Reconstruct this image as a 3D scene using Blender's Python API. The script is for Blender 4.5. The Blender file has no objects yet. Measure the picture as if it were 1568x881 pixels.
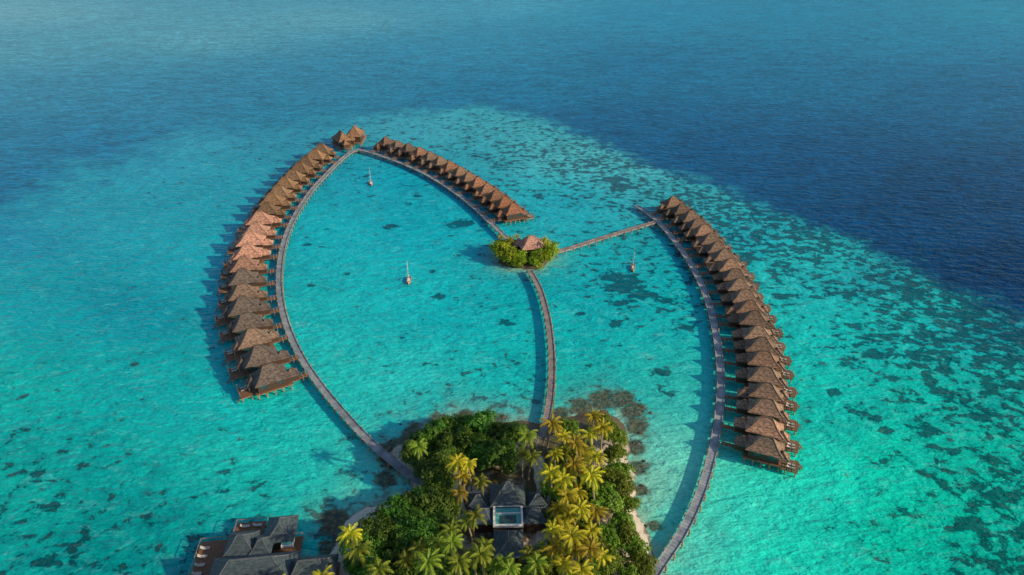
import bpy, bmesh, math, random
import numpy as np
from mathutils import Vector, Matrix
R=random.Random(7)
np.random.seed(7)
scene=bpy.context.scene
# ---------------------------------------------------------------- camera
H=100.0; PITCH=29.4; F=1568*24/36.0
cam_d=bpy.data.cameras.new('camera'); cam=bpy.data.objects.new('camera',cam_d)
scene.collection.objects.link(cam); scene.camera=cam
cam_d.lens=24; cam_d.sensor_width=36; cam_d.clip_end=30000; cam_d.clip_start=0.5
cam.location=(0,0,H); cam.rotation_euler=(math.radians(90-PITCH),0,0)
th=math.radians(PITCH)
def G(px,py,z=0.0):
    """survey point -> world position on the level z"""
    a=(px-784)/F; t=(py-440.5)/F
    d=(H-z)/(math.sin(th)+t*math.cos(th))
    return Vector((a*d, d*(math.cos(th)-t*math.sin(th)), z))
# ---------------------------------------------------------------- light
SUN_EL=24; sx,sy=0.93,-0.36
w=bpy.data.worlds.new('World'); scene.world=w; w.use_nodes=True
nt=w.node_tree; bg=nt.nodes['Background']
sky=nt.nodes.new('ShaderNodeTexSky'); sky.sky_type='NISHITA'; sky.sun_disc=False
sky.sun_elevation=math.radians(SUN_EL); sky.sun_rotation=math.atan2(sx,sy)
nt.links.new(sky.outputs[0],bg.inputs[0]); bg.inputs[1].default_value=0.13
sl=bpy.data.lights.new('sun','SUN'); so=bpy.data.objects.new('sun',sl); scene.collection.objects.link(so)
sl.energy=5.0; sl.angle=math.radians(1.0); sl.color=(1,0.76,0.48)
sd=Vector((sx,sy,0)).normalized()*math.cos(math.radians(SUN_EL))+Vector((0,0,math.sin(math.radians(SUN_EL))))
so.rotation_euler=sd.to_track_quat('Z','Y').to_euler(); so.location=(150,-50,120)
scene.view_settings.view_transform='Standard'; scene.view_settings.look='None'; scene.view_settings.exposure=0
# ---------------------------------------------------------------- helpers
def s2l(c):
    c=np.asarray(c,float)/255.0
    return np.where(c<=0.04045,c/12.92,((c+0.055)/1.055)**2.4)
class NB:
    def __init__(s,name):
        s.m=bpy.data.materials.new(name); s.m.use_nodes=True; s.t=s.m.node_tree
        s.p=s.t.nodes['Principled BSDF']; s.out=s.t.nodes['Material Output']
    def n(s,ty,**k):
        x=s.t.nodes.new('ShaderNode'+ty)
        for a,b in k.items(): setattr(x,a,b)
        return x
    def l(s,a,b): s.t.links.new(a,b)
    def inp(s,node,i,v):
        if hasattr(v,'is_output') : s.l(v,node.inputs[i])
        else: node.inputs[i].default_value=v
    def math(s,op,a,b=0.0,c=None):
        x=s.n('Math',operation=op); s.inp(x,0,a); s.inp(x,1,b)
        if c is not None: s.inp(x,2,c)
        return x.outputs[0]
    def noise(s,vec,scale,detail=4,rough=.5,dist=0.0):
        x=s.n('TexNoise'); s.l(vec,x.inputs['Vector']); x.inputs['Scale'].default_value=scale
        x.inputs['Detail'].default_value=detail; x.inputs['Roughness'].default_value=rough
        x.inputs['Distortion'].default_value=dist
        return x.outputs[0]
    def mr(s,v,a,b,c=0.0,d=1.0,smooth=True):
        x=s.n('MapRange'); x.interpolation_type='SMOOTHSTEP' if smooth else 'LINEAR'
        s.inp(x,0,v); s.inp(x,1,a); s.inp(x,2,b); s.inp(x,3,c); s.inp(x,4,d)
        return x.outputs[0]
    def mix(s,f,a,b,bt='MIX'):
        x=s.n('Mix',data_type='RGBA',blend_type=bt); s.inp(x,0,f); s.inp(x,6,a); s.inp(x,7,b)
        return x.outputs[2]
    def mapv(s,vec,scale=(1,1,1),rot=(0,0,0)):
        x=s.n('Mapping'); s.l(vec,x.inputs[0]); x.inputs['Scale'].default_value=scale; x.inputs['Rotation'].default_value=rot
        return x.outputs[0]
    def bump(s,h,st,dist,prev=None):
        x=s.n('Bump'); x.inputs['Strength'].default_value=st; x.inputs['Distance'].default_value=dist
        s.l(h,x.inputs['Height'])
        if prev is not None: s.l(prev,x.inputs['Normal'])
        return x.outputs[0]
    def obj(s): return s.n('TexCoord').outputs['Object']
def c4(c): return (c[0],c[1],c[2],1)
def simple(name,c1,c2,scale=2.0,rough=.7,bump=.3,bscale=8,stretch=(1,1,1),objcol=False,rnd=.15):
    b=NB(name); o=b.obj(); v=b.mapv(o,stretch)
    n=b.noise(v,scale,4,.6); col=b.mix(b.mr(n,.3,.7),c4(c1),c4(c2))
    oi=b.n('ObjectInfo')
    if objcol: col=b.mix(1.0,col,oi.outputs['Color'],'MULTIPLY')
    k=b.math('MULTIPLY_ADD',oi.outputs['Random'],rnd*2,1-rnd)
    cb=b.n('CombineXYZ'); [b.l(k,cb.inputs[i]) for i in range(3)]
    col=b.mix(1.0,col,cb.outputs[0],'MULTIPLY')
    b.l(col,b.p.inputs['Base Color']); b.p.inputs['Roughness'].default_value=rough
    n2=b.noise(v,bscale,3,.6); b.l(b.bump(n2,bump,.05),b.p.inputs['Normal'])
    return b.m
class MB:
    def __init__(s): s.v=[]; s.f=[]; s.mi=[]
    def add(s,vs,fs,m):
        o=len(s.v); s.v+= [tuple(x) for x in vs]; s.f+=[tuple(i+o for i in f) for f in fs]; s.mi+=[m]*len(fs)
    def box(s,x0,x1,y0,y1,z0,z1,m):
        s.add([(x0,y0,z0),(x1,y0,z0),(x1,y1,z0),(x0,y1,z0),(x0,y0,z1),(x1,y0,z1),(x1,y1,z1),(x0,y1,z1)],
              [(0,3,2,1),(4,5,6,7),(0,1,5,4),(1,2,6,5),(2,3,7,6),(3,0,4,7)],m)
    def tube(s,a,b,r0,r1,m,n=6):
        a=Vector(a); b=Vector(b); d=(b-a).normalized()
        u=d.orthogonal().normalized(); w=d.cross(u)
        vs=[]
        for p,r in((a,r0),(b,r1)):
            for i in range(n):
                an=2*math.pi*i/n; vs.append(p+u*math.cos(an)*r+w*math.sin(an)*r)
        fs=[(i,(i+1)%n,n+(i+1)%n,n+i) for i in range(n)]+[tuple(range(n,2*n)),tuple(reversed(range(n)))]
        s.add(vs,fs,m)
    def hip(s,cx,cy,lx,ly,z0,zr,ridge,m,mcap,flare=.42,axis='x',und=None):
        """flared hip roof, rings eave / break / ridge"""
        hx,hy=lx/2,ly/2
        rx,ry=(ridge/2,0.02) if axis=='x' else (0.02,ridge/2)
        def ring(k,z):
            ax=hx+(rx-hx)*k; ay=hy+(ry-hy)*k
            return [(cx-ax,cy-ay,z),(cx+ax,cy-ay,z),(cx+ax,cy+ay,z),(cx-ax,cy+ay,z)]
        hgt=zr-z0
        rs=[ring(0,z0-.16),ring(0,z0),ring(.45,z0+hgt*.45*(1-flare*.75)),ring(.72,z0+hgt*.72*.88),ring(1,zr)]
        vs=sum(rs,[]); fs=[(3,2,1,0)]
        for k in range(4):
            for i in range(4):
                j=(i+1)%4; fs.append((k*4+i,k*4+j,k*4+4+j,k*4+4+i))
        fs.append((16,17,18,19))
        s.add(vs,fs,m)
        for i in range(4):
            for k in (1,2,3):
                s.tube(vs[k*4+i],vs[k*4+4+i],.10,.10,mcap,4)
        if ridge>.3:
            a=(cx-rx,cy,zr) if axis=='x' else (cx,cy-ry,zr); b=(cx+rx,cy,zr) if axis=='x' else (cx,cy+ry,zr)
            s.tube(a,b,.17,.17,mcap,4)
        else: s.tube((cx,cy,zr-.2),(cx,cy,zr+.45),.2,.06,mcap,5)
    def mesh(s,name,mats,smooth=False):
        me=bpy.data.meshes.new(name); me.from_pydata(s.v,[],s.f)
        for m in mats: me.materials.append(m)
        me.polygons.foreach_set('material_index',s.mi)
        if smooth: me.polygons.foreach_set('use_smooth',[True]*len(s.f))
        me.update(); return me
def obj(name,me,loc=(0,0,0),rz=0,sc=1,color=None):
    o=bpy.data.objects.new(name,me); scene.collection.objects.link(o)
    o.location=loc; o.rotation_euler=(0,0,rz); o.scale=(sc,sc,sc) if not hasattr(sc,'__len__') else sc
    if color: o.color=(*color,1)
    return o
def spline(pts,step=1.0):
    P=[pts[0]*2-pts[1]]+list(pts)+[pts[-1]*2-pts[-2]]
    out=[]
    for i in range(1,len(P)-2):
        p0,p1,p2,p3=P[i-1:i+3]
        n=max(4,int((p2-p1).length/0.4))
        for k in range(n):
            t=k/n
            out.append(.5*((2*p1)+(p2-p0)*t+(2*p0-5*p1+4*p2-p3)*t*t+(3*p1-p0-3*p2+p3)*t**3))
    out.append(pts[-1].copy())
    L=[0]
    for i in range(1,len(out)): L.append(L[-1]+(out[i]-out[i-1]).length)
    n=max(2,int(round(L[-1]/step))); res=[]; j=0
    for k in range(n+1):
        d=L[-1]*k/n
        while j<len(L)-2 and L[j+1]<d: j+=1
        t=(d-L[j])/max(1e-6,L[j+1]-L[j]); res.append(out[j].lerp(out[j+1],t))
    return res
# ---------------------------------------------------------------- materials
M_roof=simple('thatch_roof',(.07,.055,.048),(.29,.22,.17),1.5,.9,1.0,5,(1,1,3),True,.28)
M_cap=simple('roof_ridge',(.07,.055,.045),(.15,.115,.09),3,.9,.4,5,(1,1,1),True)
M_wall=simple('dark_timber',(.035,.02,.014),(.08,.045,.03),1.5,.7,.3,10,(1,1,8))
M_deck=simple('deck_timber',(.13,.065,.035),(.27,.145,.08),1.2,.75,.4,6,(6,1,1))
M_post=simple('stilt_timber',(.22,.13,.07),(.48,.29,.15),1.0,.8,.3,6)
M_grey=simple('weathered_planks',(.15,.19,.235),(.31,.35,.39),.5,.8,.4,6)
M_brown=simple('brown_planks',(.17,.16,.17),(.33,.29,.285),.5,.8,.4,6)
M_slate=simple('slate_shingles',(.022,.042,.055),(.065,.10,.125),1.2,.6,.8,5,(1,1,3),False,.1)
M_slatecap=simple('slate_ridge',(.08,.10,.12),(.14,.16,.18),2,.6)
M_white=simple('white_paint',(.62,.62,.6),(.8,.8,.78),3,.5,.1)
M_cloth=simple('cushion_fabric',(.40,.38,.35),(.55,.53,.5),4,.9,.2)
M_orange=simple('orange_hull',(.55,.16,.04),(.7,.25,.07),2,.4,.05)
M_metal=simple('mast_metal',(.45,.46,.48),(.6,.6,.6),2,.35,.05)
M_trunk=simple('bark',(.16,.13,.10),(.34,.28,.21),2,.9,.6,6,(1,1,4))
M_rock=simple('wet_rock',(.03,.03,.022),(.12,.10,.07),.8,.8,.8,3)
b=NB('window_glass'); b.p.inputs['Base Color'].default_value=(.02,.05,.06,1); b.p.inputs['Roughness'].default_value=.08
b.l(b.mix(b.noise(b.obj(),.8),(.015,.04,.05,1),(.04,.09,.10,1)),b.p.inputs['Base Color']); M_glass=b.m
b=NB('pool_water'); b.l(b.mix(b.noise(b.obj(),.8),(.05,.30,.31,1),(.12,.42,.40,1)),b.p.inputs['Base Color']); b.p.inputs['Roughness'].default_value=.05; M_pool=b.m
def leafmat(name,c1,c2,c3,tr=.35):
    b=NB(name); o=b.obj()
    n=b.noise(o,.55,2); n2=b.noise(o,3.5,1)
    col=b.mix(b.mr(n,.35,.65),c4(c1),c4(c2)); col=b.mix(b.mr(n2,.45,.75),col,c4(c3))
    oi=b.n('ObjectInfo'); col=b.mix(1.0,col,oi.outputs['Color'],'MULTIPLY')
    hs=b.n('HueSaturation'); b.l(b.math('MULTIPLY_ADD',oi.outputs['Random'],.05,.475),hs.inputs['Hue'])
    b.l(b.math('MULTIPLY_ADD',oi.outputs['Random'],.6,.7),hs.inputs['Value']); b.l(col,hs.inputs['Color']); col=hs.outputs[0]
    b.l(col,b.p.inputs['Base Color']); b.p.inputs['Roughness'].default_value=.5; b.p.inputs['Specular IOR Level'].default_value=.3
    t=b.n('BsdfTranslucent'); b.l(col,t.inputs[0]); mx=b.n('MixShader'); mx.inputs[0].default_value=tr
    b.l(b.p.outputs[0],mx.inputs[1]); b.l(t.outputs[0],mx.inputs[2]); b.l(mx.outputs[0],b.out.inputs[0])
    return b.m
M_leaf=leafmat('broad_leaves',(.045,.12,.014),(.095,.20,.022),(.17,.27,.03))
M_palm=leafmat('palm_leaves',(.25,.28,.018),(.44,.43,.025),(.64,.55,.035),.4)
# ---------------------------------------------------------------- jetties
def jetty(pts,mat,w=2.0,z=1.35,name='wooden_jetty'):
    c=spline([G(*p,z) for p in pts],.8)
    mb=MB(); n=len(c)
    T=[(c[min(i+1,n-1)]-c[max(i-1,0)]).normalized() for i in range(n)]
    N=[Vector((-t.y,t.x,0)) for t in T]
    for i in range(n-1):
        a,b2=c[i],c[i+1]; g=(b2-a)*.035
        jz=R.uniform(-.012,.012)
        q=[a+g-N[i]*w/2,b2-g-N[i+1]*w/2,b2-g+N[i+1]*w/2,a+g+N[i]*w/2]
        up=[p+Vector((0,0,jz)) for p in q]; dn=[p-Vector((0,0,.1)) for p in q]
        mb.add(dn+up,[(0,3,2,1),(4,5,6,7),(0,1,5,4),(1,2,6,5),(2,3,7,6),(3,0,4,7)],0)
    for sgn in(-1,1):
        for o,zz,wd,hh in((w/2-.06,.0,.16,.16),(w/2-.25,-.38,.2,.26)):
            for i in range(n-1):
                a=c[i]+N[i]*sgn*o; b2=c[i+1]+N[i+1]*sgn*o
                q=[a-N[i]*wd/2,b2-N[i+1]*wd/2,b2+N[i+1]*wd/2,a+N[i]*wd/2]
                z0=Vector((0,0,zz+.02)); z1=Vector((0,0,zz+hh))
                mb.add([p+z0 for p in q]+[p+z1 for p in q],[(4,5,6,7),(0,1,5,4),(2,3,7,6)],1)
        for i in range(0,n,4):
            p=c[i]+N[i]*sgn*(w/2+.1)
            mb.tube((p.x,p.y,-1.5),(p.x,p.y,z+.35),.13,.12,2)
    for i in range(0,n,4):
        p=c[i]; a=p-N[i]*(w/2+.3); b2=p+N[i]*(w/2+.3)
        mb.tube((a.x,a.y,z-.5),(b2.x,b2.y,z-.5),.12,.12,2,4)
    o=obj(name,mb.mesh(name,[mat,mat,M_post])); return c,N
JL=[(553,229),(538,233),(520,247),(500,267),(478,291),(455,325),(438,362),(429,402),(428,447),(438,495),(460,545),(490,590),(530,638),(572,682),(610,714),(648,743)]
JT=[(546,229),(565,233),(590,241),(622,253),(656,269),(690,290),(722,314),(753,343),(780,369)]
JR=[(974,315),(990,325),(1010,342),(1040,378),(1065,418),(1085,465),(1097,515),(1103,565),(1103,610),(1098,655),(1088,705),(1071,760),(1045,815),(1010,868),(985,905)]
JC=[(811,414),(827,445),(838,485),(844,530),(845,575),(841,620),(831,665),(822,700)]
JX=[(838,389),(870,381),(915,367),(960,353),(1004,340)]
cL,nL=jetty(JL,M_grey,1.7); cT,nT=jetty(JT,M_grey,1.7,1.38); cR,nR=jetty(JR,M_grey,1.75); cC,nC=jetty(JC,M_brown,1.6); cX,nX=jetty(JX,M_brown,1.6,1.38)
# ---------------------------------------------------------------- villas
VM=[M_roof,M_cap,M_wall,M_deck,M_post,M_glass,M_cloth]
def villa(name,L=8.0,W=5.2,hr=7.4,var=0,off=9.4):
    mb=MB(); zf=1.75; x0,x1=-L/2+.6,L/2-.4; y0,y1=-W/2+.5,W/2-.5
    mb.box(x0-.9,x1+.6,y0-.45,y1+.45,zf-.22,zf,3)
    ht=4.1
    for yy,s in((y0,1),(y1,-1)):
        seg=[(x0,x0+1.3,0),(x0+1.3,x0+2.3,1),(x0+2.3,x1-2.2,0),(x1-2.2,x1-.6,1),(x1-.6,x1,0)]
        for a,c,t in seg:
            if t==0: mb.box(a,c,min(yy,yy+s*.18),max(yy,yy+s*.18),zf,ht,2)
            else:
                mb.box(a,c,min(yy,yy+s*.18),max(yy,yy+s*.18),zf,zf+.8,2); mb.box(a,c,min(yy,yy+s*.18),max(yy,yy+s*.18),3.6,ht,2)
                mb.box(a,c,min(yy+s*.06,yy+s*.1),max(yy+s*.06,yy+s*.1),zf+.8,3.6,5)
    iy0,iy1=y0+.18,y1-.18
    mb.box(x1-.18,x1,iy0,iy0+.5,zf,ht,2); mb.box(x1-.18,x1,iy1-.5,iy1,zf,ht,2); mb.box(x1-.12,x1-.06,iy0+.5,iy1-.5,zf,3.75,5); mb.box(x1-.18,x1,iy0+.5,iy1-.5,3.75,ht,2)
    for k in(1,2): yy=iy0+.5+(iy1-iy0-1)*k/3; mb.box(x1-.05,x1+.01,yy-.05,yy+.05,zf,3.75,2)
    mb.box(x0,x0+.18,iy0,-.5,zf,ht,2); mb.box(x0,x0+.18,.5,iy1,zf,ht,2); mb.box(x0+.06,x0+.12,-.5,.5,zf,3.7,3); mb.box(x0,x0+.18,-.5,.5,3.7,ht,2)
    mb.hip(0.1,0,L+.3,W+.15,4.05,hr,1.5 if var!=1 else 2.2,0,1)
    ax=-L/2-.9; ay=.75 if var!=2 else -.75
    mb.box(ax-1.3,x0-.92,ay-1.35,ay+1.35,zf-.2,zf,3); mb.box(ax-1.1,x0-.02,ay-1.15,ay+1.15,zf,3.3,2)
    mb.hip(ax+.15,ay,3.3,2.9,3.25,4.7,.6,0,1)
    py0=-.9 if var!=2 else .9
    mb.hip(L/2+.1,py0,2.9,W*.5,3.4,4.7,.7,0,1,axis='y')
    for yy in(py0-W*.2,py0+W*.2): mb.tube((L/2+1.2,yy,zf),(L/2+1.2,yy,3.35),.09,.09,4)
    dx0,dx1=x1+.62,L/2+3.5; zd=zf-.45
    dy0,dy1=(-W/2+.1,W*.28) if var!=2 else (-W*.28,W/2-.1)
    n=int((dx1-dx0)/.42)
    for i in range(n):
        a=dx0+(dx1-dx0)*i/n; mb.box(a+.02,a+(dx1-dx0)/n-.02,dy0,dy1,zd-.08,zd,3)
    mb.box(dx0,dx1,dy0+.1,dy0+.25,zd-.3,zd-.082,4); mb.box(dx0,dx1,dy1-.25,dy1-.1,zd-.3,zd-.082,4)
    for (a,c) in(((dx0,dy0),(dx1,dy0)),((dx1,dy0),(dx1,dy1-1.1))):
        m=4
        for k in range(m+1):
            px=a[0]+(c[0]-a[0])*k/m; py=a[1]+(c[1]-a[1])*k/m
            mb.tube((px,py,zd),(px,py,zd+.95),.05,.05,4,5)
        mb.tube((a[0],a[1],zd+.95),(c[0],c[1],zd+.95),.06,.06,3,5); mb.tube((a[0],a[1],zd+.5),(c[0],c[1],zd+.5),.035,.035,3,4)
    for k in(0,1):
        yy=dy0+.6+k*1.0
        mb.box(dx0+1.5,dx0+2.7,yy,yy+.5,zd+.25,zd+.36,6); mb.add([(dx0+1.5,yy,zd+.36),(dx0+1.5,yy+.5,zd+.36),(dx0+.95,yy+.5,zd+.75),(dx0+.95,yy,zd+.75)],[(0,1,2,3)],6)
        for qx in(dx0+1.6,dx0+2.6): mb.box(qx,qx+.06,yy+.05,yy+.45,zd,zd+.25,4)
    for k in range(5): mb.box(dx1+.05+k*.27,dx1+.27+k*.27,dy1-1.05,dy1-.2,zd-.2-k*.3,zd-.12-k*.3,3)
    for i in range(5):
        for j in range(3):
            px=x0-.4+(x1-x0+.6)*i/4; py=y0+(y1-y0)*j/2
            mb.tube((px,py,-1.5),(px,py,zf-.22),.17,.15,4)
    for px in(dx0+.9,dx1-.3):
        for py in(dy0+.18,dy1-.18): mb.tube((px,py,-1.5),(px,py,zd-.3),.14,.13,4)
    for j in range(3):
        py=y0+(y1-y0)*j/2; mb.tube((x0-.6,py,zf-.4),(x1+.3,py,zf-.4),.13,.13,4,4)
    bx=-off+.8
    mb.box(bx,ax-1.32,ay-.55,ay+.55,1.32,1.44,3)
    for px in(bx+.6,(bx+ax-1.3)/2+.3):
        for s in(-.5,.5): mb.tube((px,ay+s,-1.5),(px,ay+s,2.1),.09,.08,4,5)
    for s in(-.52,.52): mb.tube((bx,ay+s,2.1),(ax-1.3,ay+s,2.1),.05,.05,3,4)
    return mb.mesh(name,VM)
VA=[villa('villa_a',7.4,5.0,6.9,0),villa('villa_b',7.2,4.9,6.7,1),villa('villa_c',7.4,4.9,6.8,2)]
VL=[villa('villa_d',8.2,6.3,7.5,0),villa('villa_e',8.0,6.1,7.2,1),villa('villa_f',8.2,6.2,7.4,2)]
def near(c,p):
    q=G(*p,1.35); return min(range(len(c)),key=lambda i:(c[i]-q).length)
def row(c,N,pa,pb,n,side,meshes,colf,off=9.4,name='overwater_villa'):
    a,b2=near(c,pa),near(c,pb)
    for k in range(n):
        f=a+(b2-a)*k/(n-1); i=int(round(f)); i=max(0,min(len(c)-1,i))
        nn=Vector((0,0,0))
        for d in range(-5,6): nn+=N[max(0,min(len(c)-1,i+d))]
        nn=(nn.normalized())*side
        p=c[i]+nn*(off+R.uniform(-.3,.3)); ang=math.atan2(nn.y,nn.x)+R.uniform(-.04,.04)
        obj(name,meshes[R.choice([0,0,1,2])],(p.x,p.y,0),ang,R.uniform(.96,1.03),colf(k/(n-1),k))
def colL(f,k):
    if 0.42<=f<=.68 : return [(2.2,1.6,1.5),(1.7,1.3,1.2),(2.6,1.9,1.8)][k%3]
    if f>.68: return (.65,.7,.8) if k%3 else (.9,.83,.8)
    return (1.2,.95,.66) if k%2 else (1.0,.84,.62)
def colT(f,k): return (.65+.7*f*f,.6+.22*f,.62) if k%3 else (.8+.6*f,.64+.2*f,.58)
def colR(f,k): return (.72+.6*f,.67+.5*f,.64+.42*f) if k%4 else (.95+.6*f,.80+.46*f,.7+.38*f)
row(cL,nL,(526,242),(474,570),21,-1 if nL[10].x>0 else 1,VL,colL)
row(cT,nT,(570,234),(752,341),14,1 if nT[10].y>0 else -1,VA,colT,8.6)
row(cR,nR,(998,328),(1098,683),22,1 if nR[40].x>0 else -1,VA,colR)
for p,a,sc in(((524,217),2.2,1.1),((544,211),1.6,1.2)):
    q=G(*p,3); obj('overwater_villa',VL[1],(q.x,q.y,0),a,sc,(1.3,.98,.7))
# ---------------------------------------------------------------- sailing boats
def boat():
    mb=MB(); n=14; prof=[]
    for i in range(n+1):
        t=i/n; x=-3.2+6.4*t
        wd=max(.03,1.05*(1-max(0,(t-.45)/.55)**2.2)*(.8+.2*min(1,t*4)))
        sh=.75+.35*max(0,t-.5)**2*4
        prof.append([(x,-wd,sh),(x,-wd*.85,.2),(x,0,-.35),(x,wd*.85,.2),(x,wd,sh)])
    vs=sum(prof,[]); fs=[]
    for i in range(n):
        for j in range(4): fs.append((i*5+j,i*5+j+1,i*5+j+6,i*5+j+5))
    fs.append((0,1,2,3,4)); mb.add(vs,fs,1)
    dk=[(p[0][0],p[0][1]*.95,p[0][2]-.06) for p in prof]+[(p[4][0],p[4][1]*.95,p[4][2]-.06) for p in prof]
    mb.add(dk,[(i,i+1,n+2+i,n+1+i) for i in range(n)],2)
    for i in range(n):
        for j in(0,4): mb.tube(prof[i][j],prof[i+1][j],.05,.05,0,4)
    mb.box(-.8,1.2,-.55,.55,.7,1.2,0); mb.box(-.6,1.0,-.56,.56,.85,1.05,4)
    mb.box(-2.6,-1.0,-.7,-.35,.7,.95,2); mb.box(-2.6,-1.0,.35,.7,.7,.95,2)
    mb.tube((1.0,0,.7),(1.0,0,10.6),.065,.05,3); mb.tube((1.0,0,1.9),(-2.6,0,2.0),.05,.04,3); mb.tube((.8,0,2.08),(-2.4,0,2.1),.08,.07,0)
    for q in((3.1,0,1.1),(-3.1,0,.8),(1,-1,.8),(1,1,.8)): mb.tube((1,0,10.5),q,.012,.012,3,3)
    mb.tube((-3.25,0,-.5),(-3.25,0,1.1),.08,.08,1,4)
    return mb.mesh('sailing_boat',[M_white,M_orange,M_deck,M_metal,M_glass])
BM=boat()
for p,a in(((568,282),-1.3),((626,431),-1.5),((969,412),-1.7)):
    q=G(*p); obj('sailing_boat',BM,(q.x,q.y,0),a,.70)
# ---------------------------------------------------------------- island terrain
isl_px=[(602,694),(628,670),(660,652),(700,642),(760,648),(830,650),(880,638),(925,628),(954,645),(960,690),(967,740),(980,790),(996,840),(1010,900)]
isl=[G(*p).to_2d() for p in isl_px]+[Vector((26,50)),Vector((17,20)),Vector((-30,10)),Vector((-60,30)),Vector((-50,60))]+[G(*p).to_2d() for p in [(440,900),(492,855),(522,826),(532,800),(556,782),(602,768),(640,752),(632,735),(612,715)]]
def sdist(P,poly,closed=True):
    n=len(poly); D=np.full(len(P),1e9); ins=np.zeros(len(P),bool)
    for i in range(n if closed else n-1):
        a=np.array(poly[i]); b2=np.array(poly[(i+1)%n]); ab=b2-a
        t=np.clip(((P-a)@ab)/(ab@ab),0,1); d=np.hypot(*(P-(a+t[:,None]*ab)).T); D=np.minimum(D,d)
        if closed:
            c=((a[1]>P[:,1])!=(b2[1]>P[:,1])); xx=(b2[0]-a[0])*(P[:,1]-a[1])/(b2[1]-a[1]+1e-12)+a[0]
            ins^=(c&(P[:,0]<xx))
    return np.where(ins,-D,D) if closed else D
islc=G(803,396); islet=[Vector((islc.x+8.6*math.cos(a)*(1+.08*math.sin(3*a)),islc.y+8.2*math.sin(a)*(1+.06*math.cos(2*a)))) for a in np.linspace(0,2*math.pi,24,endpoint=False)]
def hnoise(X,Y):
    return (np.sin(X*.31+Y*.17)+np.sin(X*.13-Y*.37+1)+.6*np.sin(X*.9+Y*.7)+.5*np.sin(-X*.8+Y*1.3+2)+.3*np.sin(X*2.1+1.7*Y))/3.4
def land(name,poly,bb,step,top):
    xs=np.arange(bb[0],bb[1],step); ys=np.arange(bb[2],bb[3],step); X,Y=np.meshgrid(xs,ys)
    P=np.c_[X.ravel(),Y.ravel()]; d=-sdist(P,poly)+hnoise(P[:,0]*1.3,P[:,1]*1.3)*1.3
    z=np.where(d>0,top*(1-np.exp(-d/3.0)),d*.14)+.08*hnoise(P[:,0]*2,P[:,1]*2)*(d>0); z=np.maximum(z,-2)
    nx,ny=len(xs),len(ys); idx=np.arange(nx*ny).reshape(ny,nx)
    Fq=np.stack([idx[:-1,:-1],idx[:-1,1:],idx[1:,1:],idx[1:,:-1]],-1).reshape(-1,4)
    keep=(z[Fq].max(1)>-.8); Fq=Fq[keep]
    me=bpy.data.meshes.new(name); me.from_pydata(np.c_[P,z].tolist(),[],Fq.tolist()); me.polygons.foreach_set('use_smooth',[True]*len(Fq))
    bm=bmesh.new(); bm.from_mesh(me); bmesh.ops.delete(bm,geom=[v for v in bm.verts if not v.link_faces],context='VERTS'); bm.to_mesh(me); bm.free()
    return me
b=NB('island_sand'); o=b.obj(); n=b.noise(o,.35,6,.6); n2=b.noise(o,3,5,.7)
sep=b.n('SeparateXYZ'); b.l(o,sep.inputs[0])
sand=b.mix(b.mr(n2,.3,.7),(.50,.47,.40,1),(.68,.65,.57,1)); soil=b.mix(b.mr(n2,.3,.7),(.05,.055,.02,1),(.13,.11,.055,1))
wet=b.mix(b.mr(n2,.3,.7),(.05,.045,.03,1),(.17,.135,.08,1))
# the lagoon-facing north shore is weedy beach rock, the southern beaches are clean sand
sand=b.mix(b.mr(b.math('ADD',sep.outputs[1],b.math('MULTIPLY_ADD',n,16.0,-8.0)),103,114),sand,wet)
col=b.mix(b.mr(b.math('ADD',sep.outputs[2],b.math('MULTIPLY',n,1.2)),.5,.8),wet,sand)
col=b.mix(b.mr(b.math('ADD',sep.outputs[2],b.math('MULTIPLY',n,1.6)),2.0,2.4),col,soil)
b.l(col,b.p.inputs['Base Color']); b.p.inputs['Roughness'].default_value=.9; b.l(b.bump(n2,.5,.2),b.p.inputs['Normal']); M_sand=b.m
me=land('island_ground',isl,(-80,45,5,150),1.0,1.6); me.materials.append(M_sand); obj('island_ground',me)
me=land('islet_ground',islet,(islc.x-14,islc.x+14,islc.y-14,islc.y+14),.6,1.3); me.materials.append(M_sand); obj('islet_ground',me)
# ---------------------------------------------------------------- sea
def axis(lo,hi,st,far,g=1.12):
    a=list(np.arange(lo,hi+st,st)); s=st
    while a[-1]<far: s*=g; a.append(a[-1]+s)
    s=st; pre=[]; x=lo
    while x>-far: s*=g; x-=s; pre.append(x)
    return np.array(pre[::-1]+a)
xs=axis(-150,175,1.1,14000); ys=axis(60,330,1.1,14000)
X,Y=np.meshgrid(xs,ys); P=np.c_[X.ravel(),Y.ravel()]
def uv(P):
    Yc=np.maximum(P[:,1],55.); return np.c_[P[:,0]/Yc*1.0, np.log(Yc)*1.0]
def field(ctrl,pw=3.0):
    pts=np.array([G(c[0],c[1]).to_2d()[:] for c in ctrl]); vals=np.array([c[2:] for c in ctrl],float)
    U=uv(P); C=uv(pts); W=0; A=0
    for c,v in zip(C,vals):
        d2=((U-c)**2).sum(1)+.004; wt=1/d2**(pw/2); A=A+wt[:,None]*v[None,:]; W=W+wt
    return A/W[:,None]
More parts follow.
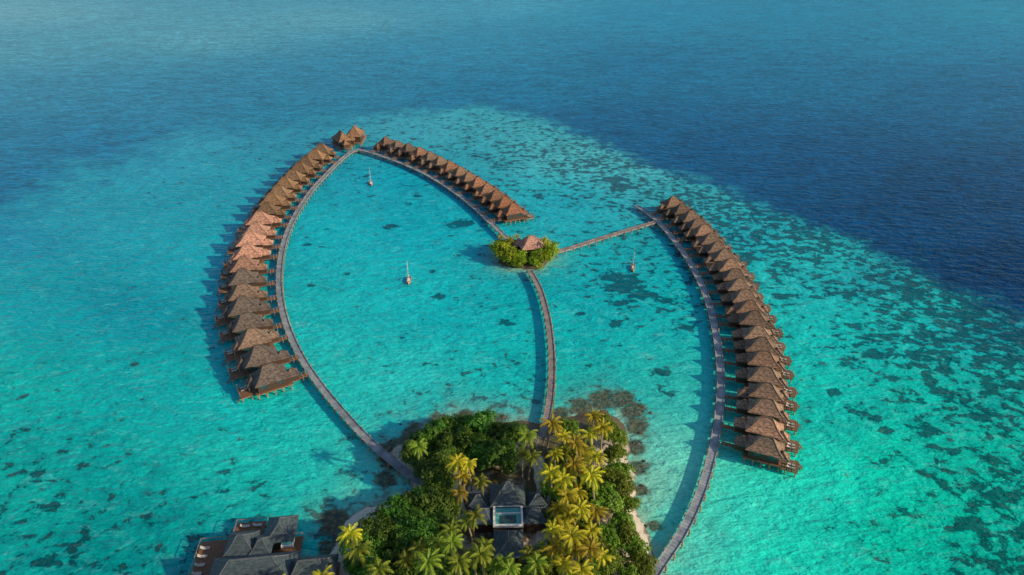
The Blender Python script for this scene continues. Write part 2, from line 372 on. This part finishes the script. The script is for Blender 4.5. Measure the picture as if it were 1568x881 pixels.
SH=[(0,360,10,138,170),(120,330,16,150,175),(250,260,26,150,180),(320,215,45,155,185),(60,450,5,158,173),(200,480,0,142,162),(300,400,12,162,182),(300,300,16,155,178),
(60,600,12,178,173),(200,580,8,168,171),(330,620,16,182,182),(50,760,12,168,160),(200,700,8,165,162),(150,850,0,140,140),(350,720,26,185,176),(480,700,32,190,182),(560,760,50,198,188),(420,800,15,168,164),(250,800,5,145,145),
(450,220,25,140,170),(400,260,20,150,175),(640,200,55,162,185),(760,200,60,168,185),(860,240,85,188,198),(960,270,75,183,195),(700,240,35,158,180),(850,310,15,170,190),(1060,310,50,172,185),
(600,270,3,168,192),(530,350,10,178,192),(640,350,0,172,190),(600,450,16,182,190),(500,480,26,185,188),(700,480,8,176,185),(650,570,42,190,190),(540,570,38,198,192),(760,570,12,184,184),(700,610,20,172,172),
(900,430,0,168,180),(980,450,5,172,180),(1040,480,20,185,188),(900,520,5,178,182),(950,580,25,182,178),(1040,600,65,196,188),(1030,680,100,204,188),(1010,740,130,208,190),(1060,820,80,212,194),(1000,600,30,176,170),(900,600,20,165,160),
(1130,350,20,168,185),(1240,420,30,188,192),(1260,520,15,194,190),(1260,600,15,200,186),(1250,720,25,208,187),(1150,770,50,214,192),(1200,850,25,208,184),(1350,500,15,185,182),(1400,600,10,190,174),(1350,700,10,203,176),(1400,800,5,195,165),(1500,700,5,184,162),(1540,600,8,172,163),(1550,850,5,170,150),(1450,500,15,168,172),(1350,420,25,160,172),(1540,500,10,145,160),(700,900,30,150,140)]
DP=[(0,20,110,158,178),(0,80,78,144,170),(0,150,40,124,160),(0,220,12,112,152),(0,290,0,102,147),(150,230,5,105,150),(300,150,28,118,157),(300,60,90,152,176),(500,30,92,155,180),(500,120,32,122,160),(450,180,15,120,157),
(784,10,65,150,184),(700,80,34,130,170),(760,140,5,110,153),(1000,20,10,130,173),(1000,100,0,106,151),(950,190,0,88,135),(1100,230,0,78,127),(1250,20,0,126,167),(1250,120,0,104,147),(1250,250,0,70,118),(1400,60,0,122,163),(1540,20,0,132,167),(1500,150,0,92,137),(1450,300,0,56,101),(1350,330,0,62,108),(1550,400,0,46,89),(1560,300,0,60,105)]  # open-sea colours; far upper-left points have sky glare put into them
K=np.array([1.1,.92,.88]); K2=np.array([1.2,.86,.85])
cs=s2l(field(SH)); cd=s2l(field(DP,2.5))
reef_px=[(-700,640),(-300,440),(0,330),(130,272),(280,215),(420,205),(520,190),(620,176),(740,165),(830,186),(910,218),(1000,255),(1100,290),(1200,332),(1300,370),(1400,412),(1500,462),(1600,520),(1900,720)]
rp=[G(*p).to_2d() for p in reef_px]
dl=sdist(P,rp,False); poly=rp+[Vector((1500,-600)),Vector((-1500,-600))]
sg=np.where(sdist(P,poly)<0,-1,1); sdv=dl*sg
reefw=np.interp(P[:,0],[-200,-100,-20,40,150],[40,32,16,11,9])
reef=np.clip(sdv/reefw*.5+.5,-.5,1.5)
COR=[(0,450,-.1),(80,530,.05),(50,620,.27),(100,700,.3),(50,770,.4),(180,640,.17),(250,700,.15),(150,850,.45),(280,770,.34),(350,650,.02),(330,760,.3),(300,400,-.1),(200,480,.05),(100,380,-.1),(250,270,.1),
(640,200,.3),(760,200,.38),(820,230,.55),(900,260,.65),(960,240,.66),(1000,300,.52),(820,270,.38),(860,320,.2),(1080,300,.62),(1150,340,.7),(1250,370,.72),(1300,430,.62),(1400,450,.82),(1500,500,.9),(1550,540,.75),(1450,540,.62),
(1250,480,.14),(1260,430,.42),(1340,530,.52),(1350,620,.33),(1450,620,.5),(1540,600,.65),(1520,720,.58),(1540,820,.65),(1400,720,.3),(1300,800,.25),(1400,840,.32),(1270,600,.05),(1250,700,-.1),(1150,770,-.3),(1200,850,-.1),(1060,780,-.4),
(600,330,.06),(560,400,.04),(680,320,.15),(600,500,.02),(700,450,.12),(600,600,.04),(700,610,.25),(950,440,.48),(1000,470,.4),(920,400,.3),(930,540,.12),(1050,560,-.05),(960,600,.3),(880,480,.08),(1040,680,-.4),(500,700,.1),(450,600,-.2),(540,790,.5),(640,630,.5),(780,625,.5),(580,730,.5)]
cor=field([(c[0],c[1],c[2],0) for c in COR],3.2)[:,0]
PAT=[(700,343,3),(715,342,2),(597,347,2.2),(470,375,1.5),(493,378,1.2),(640,300,2),(625,312,1.5),(560,270,1.5),(478,437,1.6),(530,420,1.2),(672,455,2),(700,460,1.2),(776,494,1.8),(735,390,1),(500,350,1),(940,275,3),(950,286,2.5),(825,300,1.5),(865,300,1.6),(945,440,2.5),(960,430,3),(985,450,3.2),(1018,460,1.6),(948,465,2),(943,496,2),(1050,500,2),(930,425,2),(890,480,1.2),(905,560,1.2),(950,528,1),(1276,600,2),(1333,540,1.3),(1340,640,1.2),(1354,706,1),(1300,450,1.2),(1196,455,1.5),(1440,740,1),(1395,545,1.6),(1405,615,1.2),(615,520,1),(570,300,1.5),(1020,600,2),(1010,570,2),(515,800,2.5),(525,820,2.5),(500,770,1),(660,415,1),(592,560,.8),(1150,395,1.2),(1420,510,1.4),(1490,425,2),(1290,560,1.4),(1310,500,1.4),(1370,580,1.3),(1300,630,1.1),(1360,660,1.1),(1460,690,1.3),(1500,640,1.5),(1250,455,1.3),(1230,380,1.6),(1345,545,1.5),(1420,660,1.2),(1530,760,1.6),(1480,800,1.4),(1380,780,1.0)]
for p in PAT:
    q=G(p[0],p[1]); r=p[2]*1.0; d2=((P[:,0]-q.x)/1.25)**2+(P[:,1]-q.y)**2
    cor=cor+.8*np.exp(-d2/(r*r))
RK=[(600,700,2.4),(612,682,2.2),(632,662,2),(668,645,1.8),(712,636,1.6),(765,640,1.4),(858,634,1.8),(890,622,2.2),(920,612,2.4),(950,612,2.6),(970,630,2.4),(975,655,2),(972,685,1.8),(975,715,1.6),(982,750,1.2),(505,838,1.5),(512,800,2.2),(590,735,1.5),(1000,805,1)]
rk=np.zeros(len(P))
for p in RK:
    q=G(p[0],p[1]); d2=(P[:,0]-q.x)**2+(P[:,1]-q.y)**2; rk=np.maximum(rk,np.exp(-d2/(p[2]**2*1.6)))
di=sdist(P,isl); dis=sdist(P,islet)
shore=np.exp(-np.maximum(np.minimum(di,dis*1.5),0)/4.0)
nx,ny=len(xs),len(ys); idx=np.arange(nx*ny).reshape(ny,nx)
Fq=np.stack([idx[:-1,:-1],idx[:-1,1:],idx[1:,1:],idx[1:,:-1]],-1).reshape(-1,4)
me=bpy.data.meshes.new('sea_water'); nv=nx*ny; nf=len(Fq)
me.vertices.add(nv); me.vertices.foreach_set('co',np.c_[P,np.zeros(nv)].astype(np.float32).ravel())
me.loops.add(nf*4); me.loops.foreach_set('vertex_index',Fq.ravel().astype(np.int32))
me.polygons.add(nf); me.polygons.foreach_set('loop_start',(np.arange(nf)*4).astype(np.int32)); me.polygons.foreach_set('loop_total',np.full(nf,4,np.int32))
me.update(calc_edges=True)
def att(n,a):
    if a.ndim==2:
        x=me.attributes.new(n,'FLOAT_COLOR','POINT'); x.data.foreach_set('color',np.c_[a,np.ones(len(a))].astype(np.float32).ravel())
    else:
        x=me.attributes.new(n,'FLOAT','POINT'); x.data.foreach_set('value',a.astype(np.float32))
att('shallow',cs/K); att('deep_glare',cd/K2); att('reef',reef); att('coral',cor); att('shore',shore); att('rocky',rk)
b=NB('lagoon_sea'); o=b.obj()
def at(n,s='Fac'):
    a=b.n('Attribute',attribute_name=n); return a.outputs[s]
def grey(v):
    cb=b.n('CombineXYZ'); [b.l(v,cb.inputs[i]) for i in range(3)]; return cb.outputs[0]
nbig=b.noise(o,.03,4,.55,.6); nmid=b.noise(o,.11,5,.6,.8); npat=b.noise(b.mapv(o,(.8,1,1)),.38,5,.62,.3); nf1=b.noise(o,.9,5,.7,.3)
shal=at('shallow','Color')
# sea-bed mottling: dark weed film, pale sand bars, fine ripples with light dapple painted in
k=b.math('ADD',b.math('ADD',b.mr(nmid,.3,.7,1.08,.92),b.mr(nf1,.25,.75,-.14,.14)),b.mr(nbig,.3,.7,-.07,.07))
cb=b.n('CombineXYZ'); b.l(b.math('POWER',k,2.2),cb.inputs[0]); b.l(k,cb.inputs[1]); b.l(b.math('POWER',k,.8),cb.inputs[2])
shal=b.mix(1.0,shal,cb.outputs[0],'MULTIPLY')
st=b.noise(b.mapv(o,(.5,1.2,1),(0,0,.6)),.35,5,.7,1.2)
shal=b.mix(b.math('MULTIPLY',b.mr(st,.52,.74),.30),shal,(.20,.68,.68,1))
shal=b.mix(b.math('MULTIPLY',b.mr(st,.46,.30),.45),shal,b.mix(1.0,shal,(.4,.72,.78,1),'MULTIPLY'))
rp2=b.noise(b.mapv(o,(.5,1.6,1),(0,0,-.35)),1.1,3,.6,.6)
shal=b.mix(1.0,shal,grey(b.mr(rp2,.3,.7,.88,1.12)),'MULTIPLY')
cv=b.math('ADD',b.math('MULTIPLY_ADD',at('coral'),.36,b.math('MULTIPLY',nf1,.16)),b.math('MULTIPLY_ADD',b.math('SUBTRACT',nmid,.5),.45,npat))
cm=b.mr(cv,.775,.825)
dark=b.mix(1.0,shal,(.3,.20,.26,1),'MULTIPLY')
cm2=b.mr(cv,.68,.80); shal=b.mix(b.math('MULTIPLY',cm2,.34),shal,b.mix(1.0,shal,(.3,.5,.5,1),'MULTIPLY'))
shal=b.mix(b.math('MULTIPLY',cm,.88),shal,dark)
sh2=b.math('MULTIPLY',at('shore'),b.mr(nmid,.3,.55))
shal=b.mix(b.math('MULTIPLY',sh2,.8),shal,(.30,.50,.40,1))
rkm=b.mr(b.math('ADD',at('rocky'),b.math('MULTIPLY_ADD',npat,1.3,b.math('MULTIPLY',nf1,.6))),1.05,1.5)
shal=b.mix(b.math('MULTIPLY',rkm,.88),shal,b.mix(b.mr(nf1,.4,.65),(.03,.04,.028,1),(.15,.125,.065,1)))
t=b.mr(b.math('ADD',at('reef'),b.math('ADD',b.math('MULTIPLY_ADD',nbig,1.0,-.5),b.math('MULTIPLY_ADD',nmid,1.1,-.55))),.15,.95)
wv=b.noise(b.mapv(o,(.5,1.0,1),(0,0,.25)),.50,4,.7,.5); wl=b.noise(b.mapv(o,(.45,1.0,1),(0,0,-.2)),.16,4,.7,.5); wx=b.noise(b.mapv(o,(.5,1.0,1),(0,0,.2)),.05,4,.7,.4)
deep_glare=b.mix(1.0,at('deep_glare','Color'),grey(b.math('MULTIPLY',b.math('MULTIPLY',b.mr(wv,.32,.68,.72,1.28),b.mr(wl,.32,.68,.78,1.22)),b.mr(wx,.3,.7,.90,1.10))),'MULTIPLY')  # light and dark of the swell painted into the colour with stretched noise
col=b.mix(t,shal,deep_glare)
wa=b.noise(b.mapv(o,(.5,1,1),(0,0,.3)),.42,3,.6,.3); wb=b.noise(b.mapv(o,(.6,1,1),(0,0,-.25)),1.5,2,.6,.2)
bn=b.bump(wa,.6,1.5); bn=b.bump(wb,.45,.4,bn)
df=b.n('BsdfDiffuse'); b.l(col,df.inputs[0]); b.l(bn,df.inputs['Normal'])
gl=b.n('BsdfGlossy'); gl.inputs['Color'].default_value=(.6,.86,1,1); gl.inputs['Roughness'].default_value=.16; b.l(bn,gl.inputs['Normal'])
fr=b.n('Fresnel'); fr.inputs['IOR'].default_value=1.33; b.l(bn,fr.inputs['Normal'])
mx=b.n('MixShader'); b.l(b.math('MULTIPLY',fr.outputs[0],.45),mx.inputs[0]); b.l(df.outputs[0],mx.inputs[1]); b.l(gl.outputs[0],mx.inputs[2]); b.l(mx.outputs[0],b.out.inputs[0])
me.materials.append(b.m); obj('sea_water',me)
# ---------------------------------------------------------------- trees
def leafq(mb,p,nrm,s,m,asp=1.7):
    nrm=nrm.normalized(); u=nrm.orthogonal().normalized(); a=R.uniform(0,6.28); u=(Matrix.Rotation(a,3,nrm)@u); v=nrm.cross(u)
    mb.add([p-u*s*asp*.5,p-v*s*.45,p+u*s*asp*.5,p+v*s*.45],[(0,1,2,3)],m)
def broad(seed,rad=3.4,h=4.2,nl=9,q=480):
    R.seed(seed); mb=MB(); lob=[]
    for i in range(nl):
        a=i*2.4+R.uniform(-.4,.4); rr=rad*.72*math.sqrt((i+.3)/nl)
        lob.append((Vector((math.cos(a)*rr,math.sin(a)*rr,h+R.uniform(-.6,1.2)-(rr/rad)*1.3)),R.uniform(1.0,1.75)))
    mb.tube((0,0,-.3),(.1,.1,h*.5),.32,.22,0,8)
    for c,r in lob:
        mid=Vector((c.x*.45,c.y*.45,h*.72)); mb.tube((.1,.1,h*.48),mid,.17,.11,0,6); mb.tube(mid,c,.11,.05,0,5)
        for k in range(q//8):
            d=Vector((R.gauss(0,1),R.gauss(0,1),R.gauss(.35,1))).normalized(); 
            if d.z<-.45: continue
            pc=c+d*r*R.uniform(.7,1.12); pc.z=c.z+(pc.z-c.z)*.8
            for j in range(8):
                p=pc+Vector((R.gauss(0,.2),R.gauss(0,.2),R.gauss(0,.15)))
                leafq(mb,p,d+Vector((R.gauss(0,.5),R.gauss(0,.5),R.gauss(.4,.4))),R.uniform(.2,.36),1)
    return mb.mesh('broadleaf_tree',[M_trunk,M_leaf])
def palm(seed,h=8.5,nfr=20,fl=2.7):
    R.seed(seed); mb=MB(); bend=Vector((R.uniform(-1,1),R.uniform(-1,1),0))*1.1
    prev=Vector((0,0,-.3)); pr=.24
    for i in range(1,8):
        t=i/7; p=Vector((0,0,h*t))+bend*t*t; r=.24-.11*t; mb.tube(prev,p,pr,r,0,7); prev=p; pr=r
    top=prev
    for i in range(6):
        a=R.uniform(0,6.28); mb.tube(top+Vector((math.cos(a)*.2,math.sin(a)*.2,-.25)),top+Vector((math.cos(a)*.3,math.sin(a)*.3,-.5)),.13,.1,0,6)
    for i in range(nfr):
        a=i*2.399+R.uniform(-.25,.25); up=1.2-1.3*(i/nfr)+R.uniform(-.15,.15); L=fl*R.uniform(.75,1.15)
        dh=Vector((math.cos(a),math.sin(a),0)); side=Vector((-dh.y,dh.x,0)); pts=[]; p=top.copy(); el=up; ns=10
        for k in range(ns+1):
            pts.append(p.copy()); p=p+(dh*math.cos(el)+Vector((0,0,math.sin(el))))*L/ns; el-=(.095+.09*k/ns)*1.4
        for k in range(ns):
            mb.tube(pts[k],pts[k+1],.04,.03,1,3)
            t=(k+.5)/ns; ll=.56*math.sin(math.pi*min(1,.12+t*.86))**.7+.06
            fw=(pts[k+1]-pts[k]).normalized()
            for s in(-1,1):
                for e in(.0,.5):
                    base=pts[k].lerp(pts[k+1],e); d=(side*s*.85+fw*.5+Vector((0,0,-.35+R.uniform(-.15,.15)))).normalized()
                    tip=base+d*ll*R.uniform(.85,1.1); wv=fw*.07
                    mb.add([base-wv,base+wv,tip+Vector((0,0,-.08))],[(0,1,2)],1)
    return mb.mesh('palm_tree',[M_trunk,M_palm]),top
BT=[broad(s,3.4,4.2,9) for s in(1,2,3)]; SB=[broad(s,2.0,1.8,6,360) for s in(11,12)]
PT=[palm(s,h,n) for s,h,n in((21,8.5,17),(22,7.4,14),(23,9.5,18),(24,8.0,15))]
R.seed(99)
def putb(px,py,sc=1,col=(1,1,1),meshes=None,z=4.6):
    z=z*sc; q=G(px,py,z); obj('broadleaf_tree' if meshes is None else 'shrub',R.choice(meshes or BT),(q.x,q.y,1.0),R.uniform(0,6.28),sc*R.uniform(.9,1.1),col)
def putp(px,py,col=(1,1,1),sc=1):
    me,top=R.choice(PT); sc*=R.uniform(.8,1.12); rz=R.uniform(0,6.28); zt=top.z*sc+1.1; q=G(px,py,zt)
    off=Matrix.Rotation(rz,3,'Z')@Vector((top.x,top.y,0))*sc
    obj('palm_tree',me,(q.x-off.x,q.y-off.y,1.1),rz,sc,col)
broadL=[(640,676),(655,668),(672,660),(694,656),(716,652),(738,655),(760,660),(782,666),(636,696),(662,684),(684,680),(706,678),(730,680),(754,682),(776,688),(645,714),(664,722),(680,704),(706,698),(740,702),(765,704),(672,738),(662,750),
(645,766),(626,774),(608,786),(588,800),(572,816),(556,832),(562,862),(590,840),(612,815),(640,795),(664,775),(665,800),(640,825),(615,845),(590,872),(660,845),(680,815),(630,870),(570,885),(610,895),(650,892),(690,880),(545,868),(600,828),(655,815),(685,770)]
broadR=[(925,652),(942,672),(942,698),(946,724),(952,748),(957,773),(925,740),(918,770),(952,798),(962,820),(974,843),(982,868),(930,825),(900,830),(935,860),(960,885),(905,880),(870,880),(840,880),(800,885),(760,890),(890,800),(865,800),(866,735),(740,870),(720,890),(870,660),(892,705),(900,760),(872,700),(840,855),(885,855),(855,720),(850,750)]
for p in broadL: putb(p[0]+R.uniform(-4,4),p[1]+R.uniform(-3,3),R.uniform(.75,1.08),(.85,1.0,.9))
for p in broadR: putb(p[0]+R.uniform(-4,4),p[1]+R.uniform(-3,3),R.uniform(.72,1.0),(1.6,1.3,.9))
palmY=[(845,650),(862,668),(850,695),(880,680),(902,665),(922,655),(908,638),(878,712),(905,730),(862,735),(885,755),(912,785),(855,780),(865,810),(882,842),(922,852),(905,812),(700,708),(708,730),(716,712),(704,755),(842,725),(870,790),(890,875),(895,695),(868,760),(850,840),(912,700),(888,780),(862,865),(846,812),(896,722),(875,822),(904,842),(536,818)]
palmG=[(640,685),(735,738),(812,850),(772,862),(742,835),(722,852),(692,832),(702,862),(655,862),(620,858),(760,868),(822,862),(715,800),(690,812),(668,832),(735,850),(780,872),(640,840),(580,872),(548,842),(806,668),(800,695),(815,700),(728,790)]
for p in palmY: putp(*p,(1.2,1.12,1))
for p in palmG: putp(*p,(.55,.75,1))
for k in range(34):
    x=R.uniform(-42,22); y=R.uniform(26,70)
    if R.random()<.5: obj('broadleaf_tree',R.choice(BT),(x,y,1),R.uniform(0,6),R.uniform(.8,1.05),(.95,1,.9))
    else: obj('palm_tree',R.choice(PT)[0],(x,y,1.1),R.uniform(0,6),R.uniform(.8,1),(1,1,1))
for dx,dy,s in((-7.6,.5,1.1),(-6.4,-3.5,1.1),(-3.8,-6,1),(-7.2,3.5,1),(-5,6,1),(-4,-2.5,1.1),(5.8,-4.7,1.1),(7.8,-1.5,1.1),(7.8,2,1),(5.8,5.4,.95),(3,-6.4,.9),(4.5,-2.5,.95),(-1.4,-6.9,.75),(-2,-4,.95),(6,0,.95),(-5.5,-.5,1.1),(1,7.5,.9)):
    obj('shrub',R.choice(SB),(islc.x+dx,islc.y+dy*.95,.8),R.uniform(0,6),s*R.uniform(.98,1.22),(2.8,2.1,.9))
for dx,dy in((-5.5,2.5),(-6.5,-1.5),(-3.2,4.5),(-7,4.5),(6.8,0.5),(7,3)):
    obj('palm_tree',PT[1][0],(islc.x+dx,islc.y+dy,.6),R.uniform(0,6),R.uniform(.58,.75),(1.1,1.05,1))
# islet pavilion
mb=MB(); mb.box(-3.4,3.4,-3,3,1.1,1.5,3)
for x in(-3,3):
    for y in(-2.6,2.6): mb.box(x-.15,x+.15,y-.15,y+.15,1.5,4,2)
mb.box(-2.6,2.6,-2.2,2.2,1.5,3.9,2); mb.box(-1.2,1.2,-2.26,-2.203,1.5,3.6,5); mb.box(2.603,2.66,-1,1,2,3.6,5)
mb.hip(0,0,8,7,3.95,6.9,1.6,0,1); mb.hip(-3.4,2.2,3.6,3.4,3.4,5.4,.5,0,1); mb.box(-4.6,-2.8,1,3.4,1.1,3.3,2)
obj('islet_pavilion',mb.mesh('islet_pavilion',VM),(islc.x+2.2,islc.y+2.2,0),.25,1.02,(2.5,1.85,1.9))
# ---------------------------------------------------------------- island spa building
SM=[M_slate,M_slatecap,M_wall,M_deck,M_post,M_glass,M_white,M_pool,M_cloth]
mb=MB()
mb.box(-3,3,3.4,8.2,0,3.6,2); mb.hip(0,5.8,7.0,6,3.6,6.6,1.6,0,1); mb.hip(0,5.8,2.4,2.0,6.2,7.4,.5,0,1)
mb.box(-2.9,2.9,-1.9,3.3,0,3.2,2)
mb.box(-2.9,2.9,-1.9,-1.5,3.203,3.75,6); mb.box(-2.9,2.9,2.9,3.3,3.203,3.75,6); mb.box(-2.9,-2.5,-1.5,2.9,3.203,3.75,6); mb.box(2.5,2.9,-1.5,2.9,3.203,3.75,6)
mb.box(-2.5,2.5,-1.5,2.9,3.203,3.4,7); mb.box(-2.45,2.45,1.3,1.5,3.403,3.6,6); mb.box(-1.6,1.6,-1.0,.9,3.403,3.47,5)
for x in(-2.2,-.75,.75): mb.box(x,x+1.3,-1.96,-1.903,.3,2.7,5)
for s in(-1,1):
    mb.box(s*5.2-2.1,s*5.2+2.1,-.3,3.3,0,2.9,2); mb.hip(s*5.25,1.5,4.7,4.6,2.95,4.7,1.4,0,1)
    mb.box(s*6-1.6,s*6+1.6,4,7,0,2.7,2); mb.hip(s*6,5.5,4,4,2.75,4.3,.5,0,1)
mb.box(-2.3,2.3,-8.2,-2.8,0,3,2); mb.hip(0,-5.5,5.6,6.4,3.05,5.4,2,0,1,axis='y')
mb.box(-3.4,3.4,-2.8,-1.91,0,.5,3)
q=G(778,789,5); obj('spa_building',mb.mesh('spa_building',SM),(q.x,q.y-.5,1.4),0.02,.92)
def path(pts,w,name='sand_path'):
    c=spline([G(*p,1.72) for p in pts],1.0); n=len(c); vs=[];fs=[]
    for i in range(n):
        t=(c[min(i+1,n-1)]-c[max(i-1,0)]).normalized(); nn=Vector((-t.y,t.x,0)); ww=w/2*(1+.15*math.sin(i*1.3))
        vs+=[c[i]-nn*ww,c[i]+nn*ww]
    fs=[(2*i,2*i+1,2*i+3,2*i+2) for i in range(n-1)]
    me=bpy.data.meshes.new(name); me.from_pydata([tuple(v) for v in vs],[],fs); me.materials.append(M_path); obj(name,me)
M_path=simple('white_coral_sand',(.45,.43,.38),(.62,.60,.54),2,.95,.4,6)
path([(822,700),(826,722),(830,745),(834,790),(830,840)],2.4); path([(694,722),(697,750),(700,785),(702,800)],3.2)
# ---------------------------------------------------------------- restaurant complex over the water
mb=MB()
def plat(x0,x1,y0,y1,z=1.7):
    mb.box(x0,x1,y0,y1,z-.25,z,3)
    for i in range(int((x1-x0)/3)+1):
        for y in(y0+.3,y1-.3): mb.tube((min(x0+.3+i*3,x1-.3),y,-1.5),(min(x0+.3+i*3,x1-.3),y,z-.25),.16,.15,4)
    for (a,c) in(((x0,y0),(x0,y1)),((x0,y1),(x1,y1))):
        n=6
        for k in range(n+1):
            xx=a[0]+(c[0]-a[0])*k/n; yy=a[1]+(c[1]-a[1])*k/n; mb.tube((xx,yy,z),(xx,yy,z+1),.05,.05,4,4)
        mb.tube((a[0],a[1],z+1),(c[0],c[1],z+1),.06,.06,4,4)
def lounger(x,y,z=1.7):
    mb.box(x,x+1.3,y,y+.65,z+.25,z+.37,8); mb.add([(x,y,z+.37),(x,y+.65,z+.37),(x-.55,y+.65,z+.8),(x-.55,y,z+.8)],[(0,1,2,3)],8); mb.box(x+.1,x+1.2,y+.05,y+.6,z,z+.25,4)
def block(cx,cy,lx,ly,zh,zr,ridge,axis='x'):
    mb.box(cx-lx/2+.6,cx+lx/2-.6,cy-ly/2+.6,cy+ly/2-.6,1.6,zh,2)
    mb.box(cx-lx/2+1.2,cx+lx/2-1.2,cy-ly/2+.52,cy-ly/2+.597,2.0,zh-.4,5); mb.box(cx+lx/2-.597,cx+lx/2-.52,cy-ly/2+1.2,cy+ly/2-1.2,2.0,zh-.4,5)
    mb.hip(cx,cy,lx,ly,zh,zr,ridge,0,1,axis=axis)
plat(-10.5,-4.2,-6,4); plat(-4.1,2,3.2,8.2,1.75); plat(-4.15,10.5,-9,3.1,1.66)
for k in range(4): lounger(-9.6,-4.6+k*2.1)
for k in range(2): lounger(-2.6+k*2.6,6.6,1.75)
block(-1.0,0.3,6.4,6.4,4.2,6.8,1.2); block(6.4,3.0,6.2,7.0,4.5,7.0,1.6,'y'); block(3.1,-.6,4.5,5.5,4.3,6.2,.6)
mb.box(7.0,9.4,-1.4,.9,3.6,4.25,6); mb.box(7.25,9.15,-1.15,.65,4.253,4.3,7)
block(3.0,-7.6,17,8.5,4.8,8.8,8); block(14,-8.5,10,7.5,4.4,7.8,4); block(-5.5,-10.5,7,7,4.2,7,2); block(6,-15,20,8,4.8,8.5,9)
plat(9.9,19,-14,-4.5,1.63)
q=G(384,855,0); obj('restaurant_building',mb.mesh('restaurant_building',SM),(q.x,q.y,0),.12,.84)
# ---------------------------------------------------------------- shore rocks
mb=MB()
def rock(x,y,z,s):
    n=7; vs=[(x,y,z+s*.3)]
    rs=[R.uniform(.7,1.15)*s for _ in range(n)]
    for k,(f,dz) in enumerate(((.65,.2),(1,-.15))):
        for i in range(n): a=2*math.pi*i/n; vs.append((x+math.cos(a)*rs[i]*f,y+math.sin(a)*rs[i]*f,z+s*dz+R.uniform(-.06,.06)*s))
    fs=[(0,1+i,1+(i+1)%n) for i in range(n)]+[(1+i,1+n+i,1+n+(i+1)%n,1+(i+1)%n) for i in range(n)]
    mb.add(vs,fs,0)
for p in RK:
    q=G(p[0],p[1])
    for k in range(int(p[2]*9)):
        rock(q.x+R.gauss(0,p[2]*.7),q.y+R.gauss(0,p[2]*.7),R.uniform(-.1,.03),abs(R.gauss(.1,.2))+.1)
obj('shore_rocks',mb.mesh('shore_rocks',[M_rock]))
print('objs',len(scene.objects))
